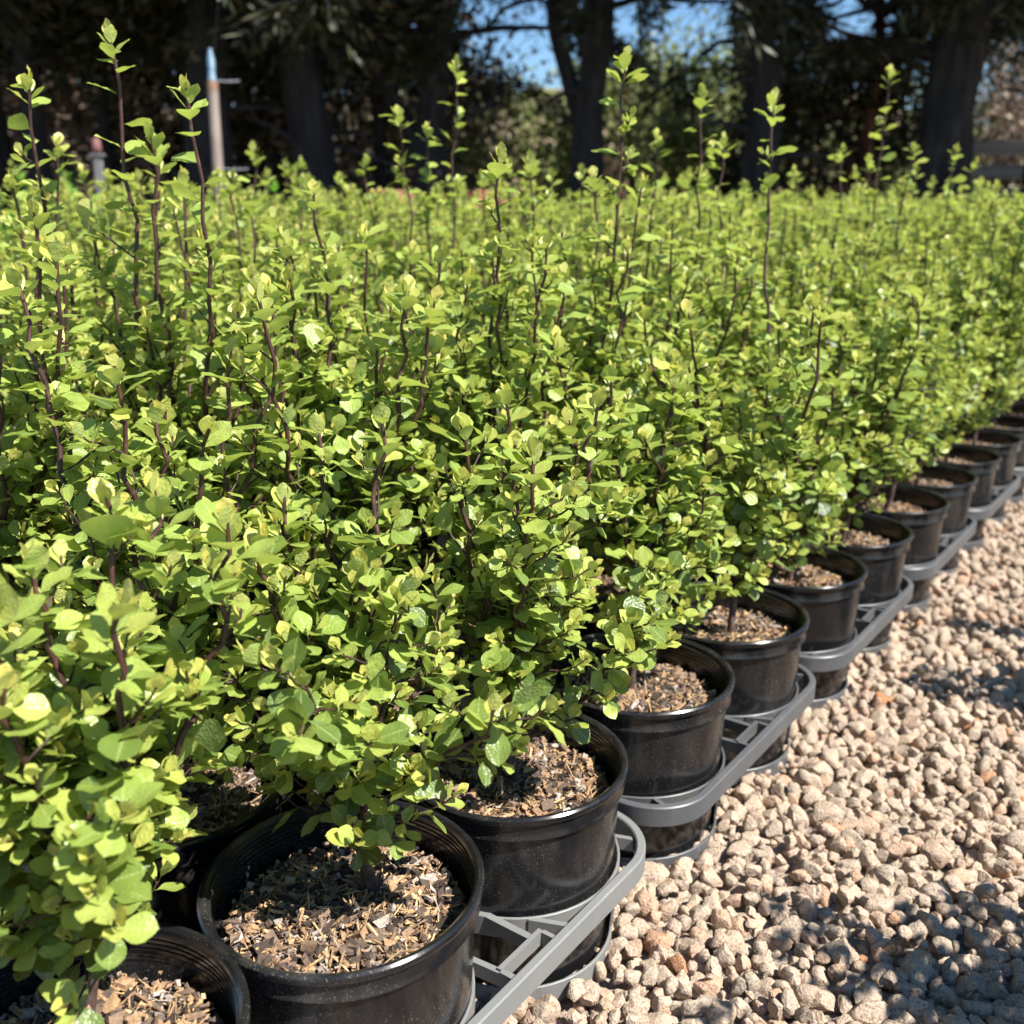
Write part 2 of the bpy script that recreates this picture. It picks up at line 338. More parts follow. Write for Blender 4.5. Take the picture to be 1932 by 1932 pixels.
print('gravel tris', len(np.concatenate(ff)))

# ------------------------------------------------------------------ pot (body > rim) and potting mix
POT_H = 0.192
def make_pot_meshes():
    b = MB()
    b.lathe([(0.0, 0.012), (0.080, 0.012), (0.0845, 0.0115), (0.0862, 0.013), (0.0935, 0.095), (0.0962, 0.158), (0.0975, 0.1735), (0.0958, 0.1735), (0.0940, 0.15), (0.083, 0.016), (0.0, 0.016)], 96)
    body = b.mesh('pot', M_POT, smooth=True)
    r = MB()
    r.lathe([(0.0978, 0.1705), (0.1003, 0.1695), (0.1012, 0.1705), (0.1008, 0.1725), (0.1000, 0.1745), (0.1003, 0.184), (0.1030, 0.1855), (0.1040, 0.188), (0.1036, 0.1905), (0.1020, POT_H), (0.0992, POT_H), (0.0968, 0.1900), (0.0962, 0.1868)]
            + [q for k in range(6) for q in ((0.0962, 0.1868 - 0.004 * k), (0.0950, 0.1858 - 0.004 * k), (0.0950, 0.1838 - 0.004 * k), (0.0962, 0.1830 - 0.004 * k))], 96)
    rim = r.mesh('rim', M_POT, smooth=True)
    for me in (body, rim):
        me.set_sharp_from_angle(angle=R(35)) if hasattr(me, 'set_sharp_from_angle') else None
    return body, rim
POT_ME, RIM_ME = make_pot_meshes()
SOIL_Z = 0.158
def make_soil(seed, full=True):
    rng = np.random.default_rng(seed); V_, F_, T_ = [], [], []; off = 0
    # lumpy base disc, polar grid
    nr, na = 10, 36; base = []
    ph = rng.uniform(0, 6, 4)
    for i in range(nr + 1):
        for j in range(na):
            r = 0.0928 * i / nr; a = 2 * math.pi * j / na; x, y = r * math.cos(a), r * math.sin(a)
            z = SOIL_Z - 0.006 + 0.003 * math.sin(60 * x + ph[0]) * math.cos(55 * y + ph[1]) - (0.005 if i == nr else 0)
            base.append((x, y, z))
    f = [[i * na + j, i * na + (j + 1) % na, (i + 1) * na + (j + 1) % na, (i + 1) * na + j] for i in range(nr) for j in range(na)]
    V_.append(np.array(base)); F_.append(np.array(f)[:, ::-1]); T_.append(np.full(len(base), 0.12)); off += len(base)
    n = 4200 if full else 260
    cube = np.array([[-1, -1, -1], [1, -1, -1], [1, 1, -1], [-1, 1, -1], [-1, -1, 1], [1, -1, 1], [1, 1, 1], [-1, 1, 1]], float)
    cf = np.array([[0, 3, 2, 1], [4, 5, 6, 7], [0, 1, 5, 4], [1, 2, 6, 5], [2, 3, 7, 6], [3, 0, 4, 7]])
    r = np.sqrt(rng.uniform(0, 1, n)); a = rng.uniform(0, 2 * math.pi, n)
    kind = rng.uniform(0, 1, n)
    L = np.where(kind < 0.66, rng.gamma(1.7, 0.0011, n) + 0.0007, np.where(kind < 0.88, rng.uniform(0.005, 0.013, n), rng.uniform(0.001, 0.0025, n)))
    L = np.minimum(L, np.where(kind < 0.66, 0.0068, 0.013)); r = r * (0.0905 - L * 1.25)
    W = np.where(kind < 0.66, L * rng.uniform(0.3, 0.85, n), np.where(kind < 0.88, rng.uniform(0.0003, 0.0011, n), L * 0.8))
    H = np.where(kind < 0.66, L * rng.uniform(0.25, 0.6, n), W * 0.7)
    bx = cube[None] * np.stack([L, W, H], -1)[:, None, :] * (1 + rng.uniform(-0.55, 0.30, (n, 8, 1))) 
    yaw = rng.uniform(0, 2 * math.pi, n); pt = rng.normal(0, 0.38, n); rl = rng.normal(0, 0.5, n)
    cy, sy, cp, sp, cr, sr = np.cos(yaw), np.sin(yaw), np.cos(pt), np.sin(pt), np.cos(rl), np.sin(rl); Z0 = np.zeros(n); O = np.ones(n)
    def st(rows): return np.stack([np.stack(q, -1) for q in rows], 1)
    Rz = st([[cy, -sy, Z0], [sy, cy, Z0], [Z0, Z0, O]]); Ry = st([[cp, Z0, sp], [Z0, O, Z0], [-sp, Z0, cp]]); Rx = st([[O, Z0, Z0], [Z0, cr, -sr], [Z0, sr, cr]])
    M = Rz @ Ry @ Rx
    zc = SOIL_Z + rng.uniform(-0.004, 0.006, n) + 0.002 * np.sin(60 * r)
    v = np.einsum('nij,nkj->nki', M, bx) + np.stack([r * np.cos(a), r * np.sin(a), zc], -1)[:, None, :]
    tint = np.where(kind < 0.66, np.clip(rng.beta(1.15, 2.1, n), 0, 1) * 0.92, rng.uniform(0.5, 0.92, n)); tint = np.where(rng.uniform(0, 1, n) < 0.10, 1.0, tint)
    V_.append(v.reshape(-1, 3)); F_.append((cf[None] + (np.arange(n) * 8)[:, None, None]).reshape(-1, 4) + off); T_.append(np.repeat(tint, 8))
    return np_mesh('potting_mix', np.concatenate(V_), np.concatenate(F_), M_CHIP, tint=np.concatenate(T_), smooth=False)
SOILS = [make_soil(40 + k) for k in range(5)]

# ------------------------------------------------------------------ shrubs
def leaf_templates(na, nb, n, rng):
    """obovate wavy leaf blade along +x, normal +z, length 1"""
    A = np.array([0, .10, .2, .33, .48, .64, .78, .90, .97, 1.0]); Wd = np.array([.012, .022, .10, .22, .315, .350, .305, .19, .085, .004])
    out = []
    if na == 8: aa = np.array([0, .10, .18, .27, .38, .50, .62, .73, .83, .91, .965, 1.0])
    else: aa = np.array([0, .2, .45, .75, 1.0])
    bb = np.linspace(-1, 1, nb)
    for _ in range(n):
        ws = rng.uniform(0.80, 1.08); fold = rng.uniform(0.02, 0.20); curl = rng.uniform(-0.03, 0.20); amp = rng.uniform(0.006, 0.045); ph = rng.uniform(0, 6.3, 2); fr = rng.uniform(1.2, 2.3)
        Am, Bm = np.meshgrid(aa, bb, indexing='ij'); wv = np.interp(Am, A, Wd) * ws
        side = rng.uniform(-0.06, 0.06)
        x = Am - 0.03 * np.abs(Bm) * (Am > .8); y = wv * Bm + side * Am * Am
        z = fold * wv * np.abs(Bm) - curl * np.maximum(Am - 0.15, 0) ** 2 * 1.1 + 0.10 * Am + amp * np.sin(2 * math.pi * fr * Am + np.where(Bm > 0, ph[0], ph[1])) * np.abs(Bm) ** 1.5 * np.minimum(1, wv * 5)
        v = np.stack([x, y, z], -1).reshape(-1, 3)
        uv = np.stack([0.5 + 0.5 * Bm, Am], -1).reshape(-1, 2); out.append(v)
    f = np.array([[i * nb + j, (i + 1) * nb + j, (i + 1) * nb + j + 1, i * nb + j + 1] for i in range(len(aa) - 1) for j in range(nb - 1)])
    return np.array(out), f, uv
_r = np.random.default_rng(77)
TPL_HI = leaf_templates(8, 5, 16, _r); TPL_LO = leaf_templates(5, 3, 10, _r)
UPV = np.array([0, 0, 1.0])
def unit(v): return v / (np.linalg.norm(v) + 1e-12)

class Shrub:
    def __init__(s, seed): s.r = np.random.default_rng(seed); s.L = []; s.st = MB(); s.tint = []
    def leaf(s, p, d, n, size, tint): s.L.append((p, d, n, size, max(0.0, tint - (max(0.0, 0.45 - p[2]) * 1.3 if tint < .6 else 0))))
    def stem(s, pts, r0, r1, young=0.0, sides=5):
        pts = np.asarray(pts); m = len(pts); before = s.st.n
        s.st.tube(pts, np.linspace(r0, r1, m), sides)
        s.tint.append(np.repeat(np.linspace(max(0, young - 0.35), young, m), sides))
    def path(s, a, b, t0, t1, n=9, wob=0.004):
        a, b = np.array(a, float), np.array(b, float); L = np.linalg.norm(b - a)
        p1 = a + unit(t0) * L * 0.38; p2 = b - unit(t1) * L * 0.38; t = np.linspace(0, 1, n)[:, None]
        q = (1 - t) ** 3 * a + 3 * (1 - t) ** 2 * t * p1 + 3 * (1 - t) * t * t * p2 + t ** 3 * b
        w_ = s.r.normal(0, wob, (n, 3)); w_[0] = 0; w_[-1] = 0; return q + w_
    def along(s, pts, start, spacing, size, lift=0.6, tint0=0.3, tint1=0.75, phase=None):
        """alternate leaves in a spiral along a polyline"""
        pts = np.asarray(pts); seg = np.linalg.norm(np.diff(pts, axis=0), axis=1); cum = np.concatenate([[0], np.cumsum(seg)]); T = cum[-1]
        d = start; ang = s.r.uniform(0, 6.28) if phase is None else phase
        while d < T - 0.004:
            k = min(np.searchsorted(cum, d) - 1, len(seg) - 1); k = max(k, 0); f = (d - cum[k]) / seg[k]; p = pts[k] * (1 - f) + pts[k + 1] * f
            t = unit(pts[k + 1] - pts[k]); a = unit(np.cross(t, [0.3, 0.5, 0.81])); b = np.cross(t, a)
            out = math.cos(ang) * a + math.sin(ang) * b
            dirv = unit(out + t * s.r.uniform(0.10, 0.10 + lift * 0.8) + UPV * s.r.uniform(-0.25, 0.2))
            nn = unit(UPV * s.r.uniform(0.5, 1.3) + t * 0.45 + s.r.normal(0, 0.30, 3) + 0.25 * out); nn = unit(nn - dirv * np.dot(nn, dirv))
            fr = d / T; sz = size * s.r.uniform(0.66, 1.30) * (1.0 - 0.25 * fr ** 3)
            s.leaf(p, dirv, nn, sz, np.clip(tint0 + (tint1 - tint0) * fr + s.r.normal(0, 0.13), 0, 0.86))
            ang += 2.4 + s.r.normal(0, 0.3); d += spacing * s.r.uniform(0.65, 1.35)
    def rosette(s, p, t, size, n=None):
        t = unit(np.asarray(t, float)); a = unit(np.cross(t, [0.3, 0.5, 0.81])); b = np.cross(t, a); n = n or s.r.integers(4, 7); a0 = s.r.uniform(0, 6.28)
        for k in range(n):
            ang = a0 + 2.4 * k; out = math.cos(ang) * a + math.sin(ang) * b; fr = k / (n - 1)
            op = 1.0 - 0.85 * fr; d = unit(out * op * s.r.uniform(0.8, 1.2) + t * (0.35 + 0.9 * fr)); nn = unit(t * op + UPV * 0.3 - out * (0.55 * fr)); nn = unit(nn - d * np.dot(nn, d))
            s.leaf(p - t * 0.004 * (n - k), d, nn, size * (0.98 - 0.38 * fr) * s.r.uniform(0.85, 1.15), min(1.0, 0.66 + 0.33 * fr + s.r.normal(0, 0.04)))
    def twig(s, p, d, length, size, dens, r0=0.0011):
        e = p + unit(d) * length; td = unit(unit(d) * 0.6 + UPV * 0.6)
        q = s.path(p, e, d, td, 6, 0.0012); s.stem(q, r0, 0.0007, 0.6, 4); s.along(q, 0.008, dens, size, tint0=0.22, tint1=0.62); s.rosette(q[-1], q[-1] - q[-2], size * 0.85, 5)
    def build(s, hi=True, bright=False, lname='foliage'):
        T, f, uv = TPL_HI if hi else TPL_LO; n = len(s.L)
        P = np.array([l[0] for l in s.L]); D = np.array([l[1] for l in s.L]); N = np.array([l[2] for l in s.L]); S = np.array([l[3] for l in s.L]); tn = np.array([l[4] for l in s.L])
        B = np.cross(N, D); M = np.stack([D, B, N], -1); tv = T[s.r.integers(0, len(T), n)]
        v = np.einsum('nij,nkj->nki', M, tv) * S[:, None, None] + P[:, None, :]; m = tv.shape[1]
        faces = (f[None] + (np.arange(n) * m)[:, None, None]).reshape(-1, 4)
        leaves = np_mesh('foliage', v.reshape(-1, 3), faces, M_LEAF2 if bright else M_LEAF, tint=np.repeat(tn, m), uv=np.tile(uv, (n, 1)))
        stems = s.st.mesh('stems', M_STEM, smooth=True, tint=np.concatenate(s.tint)); return leaves, stems, n

def grow(seed, H=0.52, Rr=0.125, leaders=(), nmain=9, leaf=0.028, hi=True, dens=1.0, bright=False, low=0.24, off=(0, 0), skirt=4):
    """one shrub in its pot; leaders are local tip points of the tall shoots"""
    s = Shrub(seed); r = s.r
    fork = np.array([off[0] + r.normal(0, 0.006), off[1] + r.normal(0, 0.006), SOIL_Z + r.uniform(0.05, 0.08)])
    base = np.array([off[0] + r.normal(0, 0.004), off[1] + r.normal(0, 0.004), SOIL_Z - 0.012])
    q = s.path(base, fork, (0, 0, 1), (0, 0, 1), 5, 0.001); s.stem(q, 0.0052, 0.0042, 0.1, 7)
    tips = []; a0 = r.uniform(0, 6.28)
    for k in range(nmain):
        a = a0 + 2.4 * k + r.normal(0, 0.25); fr = (k + 0.5) / nmain; rad = Rr * math.sqrt(fr) * r.uniform(0.8, 1.15); h = H * (1.0 - 0.42 * fr ** 1.5) * r.uniform(0.92, 1.08)
        tips.append((np.array([off[0] + math.cos(a) * rad, off[1] + math.sin(a) * rad, max(h, low + 0.1)]), False))
    for l in leaders: tips.append((np.array(l, float), True))
    for tip, lead in tips:
        out = np.array([tip[0] - off[0], tip[1] - off[1], 0.0]); st = fork + np.array([0, 0, r.uniform(-0.025, 0.03)])
        if lead:
            t0 = unit(np.array([out[0], out[1], 0.30])); t1 = unit(np.array([out[0] * 0.5 + r.normal(0, .03), out[1] * 0.5 + r.normal(0, .03), 0.55]))
            q = s.path(st, tip, t0, t1, 16, 0.0030); s.stem(q, 0.0034, 0.0015, 0.75, 6)
            L = np.linalg.norm(np.diff(q, axis=0), axis=1).sum()
            s.along(q, 0.10, 0.020, leaf * 1.25, lift=0.35, tint0=0.30, tint1=0.72)
            s.rosette(q[-1], q[-1] - q[-2], leaf * 1.0, 7)
            n = 15
            for k in range(2, n - 1):
                fr = k / (n - 1); p = q[k]
                if p[2] > H * 1.02 and r.uniform() < 0.30: continue
                ln = r.uniform(0.03, 0.105) * (1 - 0.65 * fr); d = unit(np.array([r.normal(), r.normal(), 1.1 + r.uniform(0, 1.2)])); s.twig(p, d, ln, leaf * 0.85, 0.0125 / dens)
        else:
            t0 = unit(np.array([out[0], out[1], 0.05 + 0.2 * r.uniform()])); t1 = unit(np.array([out[0] * 0.6, out[1] * 0.6, 0.22]))
            q = s.path(st, tip, t0, t1, 10, 0.0022); s.stem(q, 0.0026, 0.0010, 0.65, 5)
            s.along(q, 0.055, 0.0175 / dens, leaf, tint0=0.15, tint1=0.7); s.rosette(q[-1], q[-1] - q[-2], leaf * 0.95)
            for k in range(2, 9):
                for _ in range(int(1 + (r.uniform() < 0.75 * dens))):
                    p = q[k] * 0.5 + q[min(k + 1, 9)] * 0.5; o2 = np.array([p[0] - off[0], p[1] - off[1], 0]); ho = r.normal(size=3) * 0.7; ho[2] = 0
                    d = unit(unit(o2 + 1e-6) * 0.6 + ho + UPV * r.uniform(0.15, 0.9)); s.twig(p, d, r.uniform(0.028, 0.070) * (1.1 - 0.04 * k), leaf * r.uniform(0.7, 0.95), 0.0142 / dens)
    # skirt of low short twigs around the trunk
    for k in range(int(skirt * dens)):
        a = r.uniform(0, 6.28); p = fork + np.array([0, 0, r.uniform(-0.02, 0.02)]); d = unit(np.array([math.cos(a), math.sin(a), r.uniform(0.3, 0.9)])); s.twig(p, d, r.uniform(0.04, 0.09), leaf * 0.8, 0.014)
    return s.build(hi, bright)

# ------------------------------------------------------------------ tall shoots read off the photograph: pixel, pixel, depth
SHOOTS = [(55, 150, .98), (205, 62, .93), (352, 165, .88), (750, 210, 1.55), (862, 118, 1.62), (1182, 108, 1.13), (945, 292, .98), (1325, 172, 1.50),
          (1462, 185, 1.33), (1680, 132, 1.95), (1725, 275, 2.1), (1805, 280, 2.3), (592, 362, 1.05), (688, 440, 1.1), (735, 552, .95), (832, 478, .95), (625, 505, 1.0),
          (720, 790, .72), (1072, 790, .93), (200, 935, .60), (290, 925, .62), (428, 985, .60), (60, 1050, .56), (215, 690, .72), (505, 540, .90), (440, 660, .80), (820, 640, .93), (1300, 520, 1.25), (1212, 345, 1.25),
          (1590, 280, 1.9), (1640, 300, 2.2), (1650, 690, 1.75), (300, 290, 1.15), (165, 400, 1.0), (30, 520, .75), (1410, 940, 1.22), (1050, 640, 1.0), (65, 400, .85), (1215, 590, 1.15), (600, 800, .75), (870, 800, .8), (1120, 330, 1.35), (1310, 690, 1.3), (1520, 480, 1.7), (1380, 380, 1.6),
          (285, 255, .95), (345, 335, 1.12), (1000, 300, 1.5), (1365, 262, 1.62), (1880, 350, 2.2), (690, 300, 1.9), (640, 332, 2.0), (1060, 440, 1.2), (470, 372, 1.4), (960, 480, 1.3), (780, 470, 1.2), (400, 470, 1.0),
          (130, 480, .9), (20, 340, 1.2), (540, 460, .95), (1270, 420, 1.3), (1150, 430, 1.25), (1420, 450, 1.5), (1750, 420, 1.9), (805, 240, 1.7), (1240, 255, 1.55), (110, 270, 1.25)]
NROW = 14; IMAX = 34
bases = {}
for j in range(NROW):
    for i in range(-9, IMAX):
        xy = pot_xy(i, j); jr = random.Random(i * 131 + j * 17)
        xy = xy + np.array([jr.uniform(-.003, .003), jr.uniform(-.003, .003)])
        if i == -1 and j == 0: xy = xy + np.array([0.0, 0.030])
        bases[(i, j)] = xy
lead = {}; lead_px = {}
FORCE = {(200, 935): (-1, 0), (290, 925): (-1, 0), (428, 985): (-1, 0), (60, 1050): (-1, 0), (720, 790): (0, 0), (215, 690): (0, 1)}
OFF = {(-1, 0): (-0.012, 0.050), (0, 0): (0.012, 0.020)}
for sx, sy, sz in SHOOTS:
    p = px(sx, sy, sz); best = FORCE[(sx, sy)] if (sx, sy) in FORCE else min(bases, key=lambda k: np.hypot(bases[k][0] - p[0] - 0.0, bases[k][1] - p[1]))
    lead.setdefault(best, []).append((p[0] - bases[best][0], p[1] - bases[best][1], p[2])); lead_px.setdefault(best, []).append((sx, sy))
    print('shoot', sx, sy, sz, '->', best, 'z=%.2f' % p[2], 'off %.2f' % np.hypot(bases[best][0] - p[0], bases[best][1] - p[1]))

vis = []
for (i, j), xy in bases.items():
    d = math.hypot(xy[0], xy[1])
    if xy[1] < 0.12 or d < 0.36: continue
    ok = False
    for z in (0.12, 0.35, 0.6, 0.8):
        x_, y_, f_ = proj((xy[0], xy[1], z))
        mg = 0.17 / max(f_, .1) * FPX
        if f_ > 0.05 and -mg < x_ < 1932 + mg and -mg < y_ < 1932 + mg: ok = True
    if ok: vis.append((d, i, j))
vis.sort(); print('plants in view', len(vis))
ORD = ['first', 'second', 'third', 'fourth', 'fifth', 'sixth', 'seventh', 'eighth', 'ninth', 'tenth', 'eleventh', 'twelfth', 'thirteenth', 'fourteenth', 'fifteenth', 'sixteenth', 'seventeenth', 'eighteenth', 'nineteenth', 'twentieth']
EDGE = {-1: 'potted shrub cut off at the bottom left corner, nearest of all, in straw-strewn mix',
        0: 'shrub in the second black pot from bottom left, large patch of chips showing',
        1: 'edge shrub in the third black pot, by the pale tray corner, yellow-budded thin shoot',
        2: 'edge shrub in the fourth black pot, with the tallest leafy shoot',
        3: 'edge shrub in the fifth black pot, tall shoot leaning right before a dark trunk'}
def where(pxs):
    x, y = min(pxs, key=lambda q: q[1])
    return x, y
# pools of shared shapes for the deeper rows
def rl(k, n, z0, z1, w_=0.11):
    q = random.Random(k * 17 + 3); return [(q.uniform(-w_, w_), q.uniform(-w_, w_), q.uniform(z0, z1)) for _ in range(n)]
POOL_HI = [grow(900 + k, H=0.46 + 0.02 * (k % 4), Rr=0.13, nmain=7, leaf=0.027, hi=False, dens=1.0,
                leaders=[(random.Random(k).uniform(-.05, .05), random.Random(k + 9).uniform(-.05, .05), 0.64 + 0.03 * (k % 4)), (random.Random(k + 3).uniform(-.09, .09), random.Random(k + 5).uniform(-.09, .09), 0.60)] + rl(k, 6, .50, .64)) for k in range(8)]
POOL_FAR = [grow(950 + k, H=0.52 + 0.02 * (k % 3), Rr=0.135, nmain=7, leaf=0.028, hi=False, dens=0.9,
                 leaders=[(random.Random(k).uniform(-.06, .06), random.Random(k + 9).uniform(-.06, .06), 0.68 + 0.03 * (k % 4)), (random.Random(k + 3).uniform(-.09, .09), random.Random(k + 5).uniform(-.09, .09), 0.67), (random.Random(k + 13).uniform(-.09, .09), random.Random(k + 15).uniform(-.09, .09), 0.70)] + rl(k + 50, 6, .56, .72)) for k in range(8)]
POOL_BR = [grow(980 + k, H=0.68, Rr=0.14, nmain=12, leaf=0.032, hi=False, dens=0.9, bright=True, leaders=[(0.03, 0.02, 0.76)]) for k in range(2)]
total = 0; used_soil = 0
far_v = []
for n_, (d, i, j) in enumerate(vis):
    xy = bases[(i, j)]; rz = random.Random(i * 7 + j * 77).uniform(0, 6.28)
    rr = random.Random(i * 1009 + j)
    bright = (j == NROW - 1 and i in (0, 1, 2, 3, 5, 6, 7, 9)) or (j == NROW - 2 and i in (4, 10))
    unique = (i, j) in lead or (j == 0 and i < 9) or d < 1.15
    if n_ >= 298: far_v.append((i, j)); continue
    root = empty('potted_shrub', (xy[0], xy[1], 0.0), 0.0 if unique else rz)
    if unique:
        near = d < 1.7
        Hh = {(-1, 0): 0.45, (0, 0): 0.47, (1, 0): 0.50, (2, 0): 0.54, (3, 0): 0.55, (0, 1): 0.50, (-1, 1): 0.47, (-2, 1): 0.46}.get((i, j), 0.50 + 0.06 * min(1, d / 1.6) + 0.012 * j + rr.uniform(-.02, .03))
        nm = 6
        lv, stm, nl = grow(1000 + i * 31 + j * 7, H=Hh - 0.055, Rr=0.085 if (i, j) == (-1, 0) else 0.115 if j == 0 else 0.125, leaders=list(lead.get((i, j), ())) + rl(i * 7 + j * 3, 6 if j else 4, Hh - 0.05, Hh + (0.03 if j == 0 else 0.07), 0.085 if j == 0 else 0.11), nmain=nm, leaf=0.031 if (i, j) == (-1, 0) else 0.0285, hi=near, low=0.25, off=OFF.get((i, j), (0, 0)), skirt=16 if (i, j) == (-1, 0) else 10 if j == 0 else 4, dens=1.0)
        total += nl
    else:
        pool = POOL_BR if bright else (POOL_HI if d < 2.0 else POOL_FAR)
        lv, stm, nl = pool[(i * 5 + j * 3) % len(pool)]
    f = link_mesh('foliage', lv, root); s = link_mesh('stems', stm, root)
    if not unique:
        k = rr.uniform(0.93, 1.05) * (1.0 + 0.016 * min(d, 7) if d > 2 else 1.0)
        f.scale = s.scale = (1, 1, k); f.location.z = s.location.z = -0.15 * (k - 1)
    if j < 3 or d < 1.6:
        p = link_mesh('pot', POT_ME, root); link_mesh('rim', RIM_ME, p)
        so = link_mesh('potting_mix', SOILS[(i * 2 + j) % 5], root)
        if unique: so.rotation_euler = (0, 0, rz)
    else:
        p = link_mesh('pot', POT_ME, root)
    if j == 0:
        k = i + 2
        if i in EDGE: lab = EDGE[i]
        elif 0 <= k - 1 < len(ORD): lab = 'glossy shrub in the %s black pot along the gravel edge from bottom left' % ORD[k - 1]
        else: lab = 'edge shrub far along the gravel edge, pot hidden by its neighbours'
        tag(root, lab, 'potted shrub', 'potted shrubs lined up along the gravel edge')
    elif bright:
        tag(root, 'brighter, larger-leaved green shrub at the far back of the block', 'potted shrub', 'brighter green shrubs at the back')
    elif (i, j) in lead:
        x, y = where(lead_px[(i, j)])
        hz = 'far left' if x < 130 else 'left' if x < 480 else 'left of centre' if x < 800 else 'centre' if x < 1100 else 'right of centre' if x < 1500 else 'right'
        if y < 300: lab = '%s-row shrub, tall shoot against dark trees at %s' % (ORD[j], hz)
        else: lab = '%s-row shrub, pale-tipped shoot topping the leaves at %s' % (ORD[j], hz)
        tag(root, lab + (', %s pot along' % ORD[min(max(i + 2, 0), 19)]), 'potted shrub', 'potted shrubs with standing shoots')
    else:
        hx = proj((xy[0], xy[1], .6))[0]; zone = ['at far left', 'left of centre', 'at centre', 'right of centre', 'at far right'][int(min(max(hx // 387, 0), 4))]
        tag(root, 'leafy shrub %s, in the %s row from the gravel edge among identical ones' % (zone, ORD[min(j, 13)]), 'potted shrub', 'identical %s-row shrubs %s' % (ORD[min(j, 13)], zone))
print('unique leaves', total, 'stuff plants', len(far_v))
if far_v:
    vs, fs, ts, uvs = [], [], [], []; off = 0
    for (i, j) in far_v:
        me = POOL_FAR[(i + j) % 8][0]; nv = len(me.vertices); co = np.empty(nv * 3, np.float32); me.vertices.foreach_get('co', co); co = co.reshape(-1, 3)
        a = (i * 2.3 + j) % 6.28; ca, sa = math.cos(a), math.sin(a); co = co @ np.array([[ca, sa, 0], [-sa, ca, 0], [0, 0, 1.06]]) + np.array([*bases[(i, j)], 0])
        fi = np.empty(len(me.polygons) * 4, np.int32); me.loops.foreach_get('vertex_index', fi); tn = np.empty(nv, np.float32); me.attributes['tint'].data.foreach_get('value', tn)
        vs.append(co); fs.append(fi.reshape(-1, 4) + off); ts.append(tn); uvs.append(np.tile(TPL_LO[2], (nv // len(TPL_LO[2]), 1))); off += nv
    tag(link_mesh('distant_shrubs', np_mesh('distant_shrubs', np.concatenate(vs), np.concatenate(fs), M_LEAF, tint=np.concatenate(ts), uv=np.concatenate(uvs))), 'far end of the shrub block merging into one green mass', 'shrubs', kind='stuff')

# shrubs across the path, just outside the picture: their shadows fall on the gravel at the right
for k, s_ in enumerate((0.24, 0.455, 1.10, 1.32, 1.9, 2.12, 2.7)):
    xy = plan_st(s_, -0.735 - 0.015 * (k % 2) + (0.03 if k > 1 else 0)); root = empty('potted_shrub', (xy[0], xy[1], 0), k * 1.7)
    lv, stm, nl = POOL_HI[(k * 3) % 8]
    link_mesh('foliage', lv, root); link_mesh('stems', stm, root); p = link_mesh('pot', POT_ME, root); link_mesh('rim', RIM_ME, p); link_mesh('potting_mix', SOILS[k % 5], root)
    tag(root, 'potted shrub across the path, seen only by its shadow on the gravel', 'potted shrub', 'shrubs on the other side of the path')

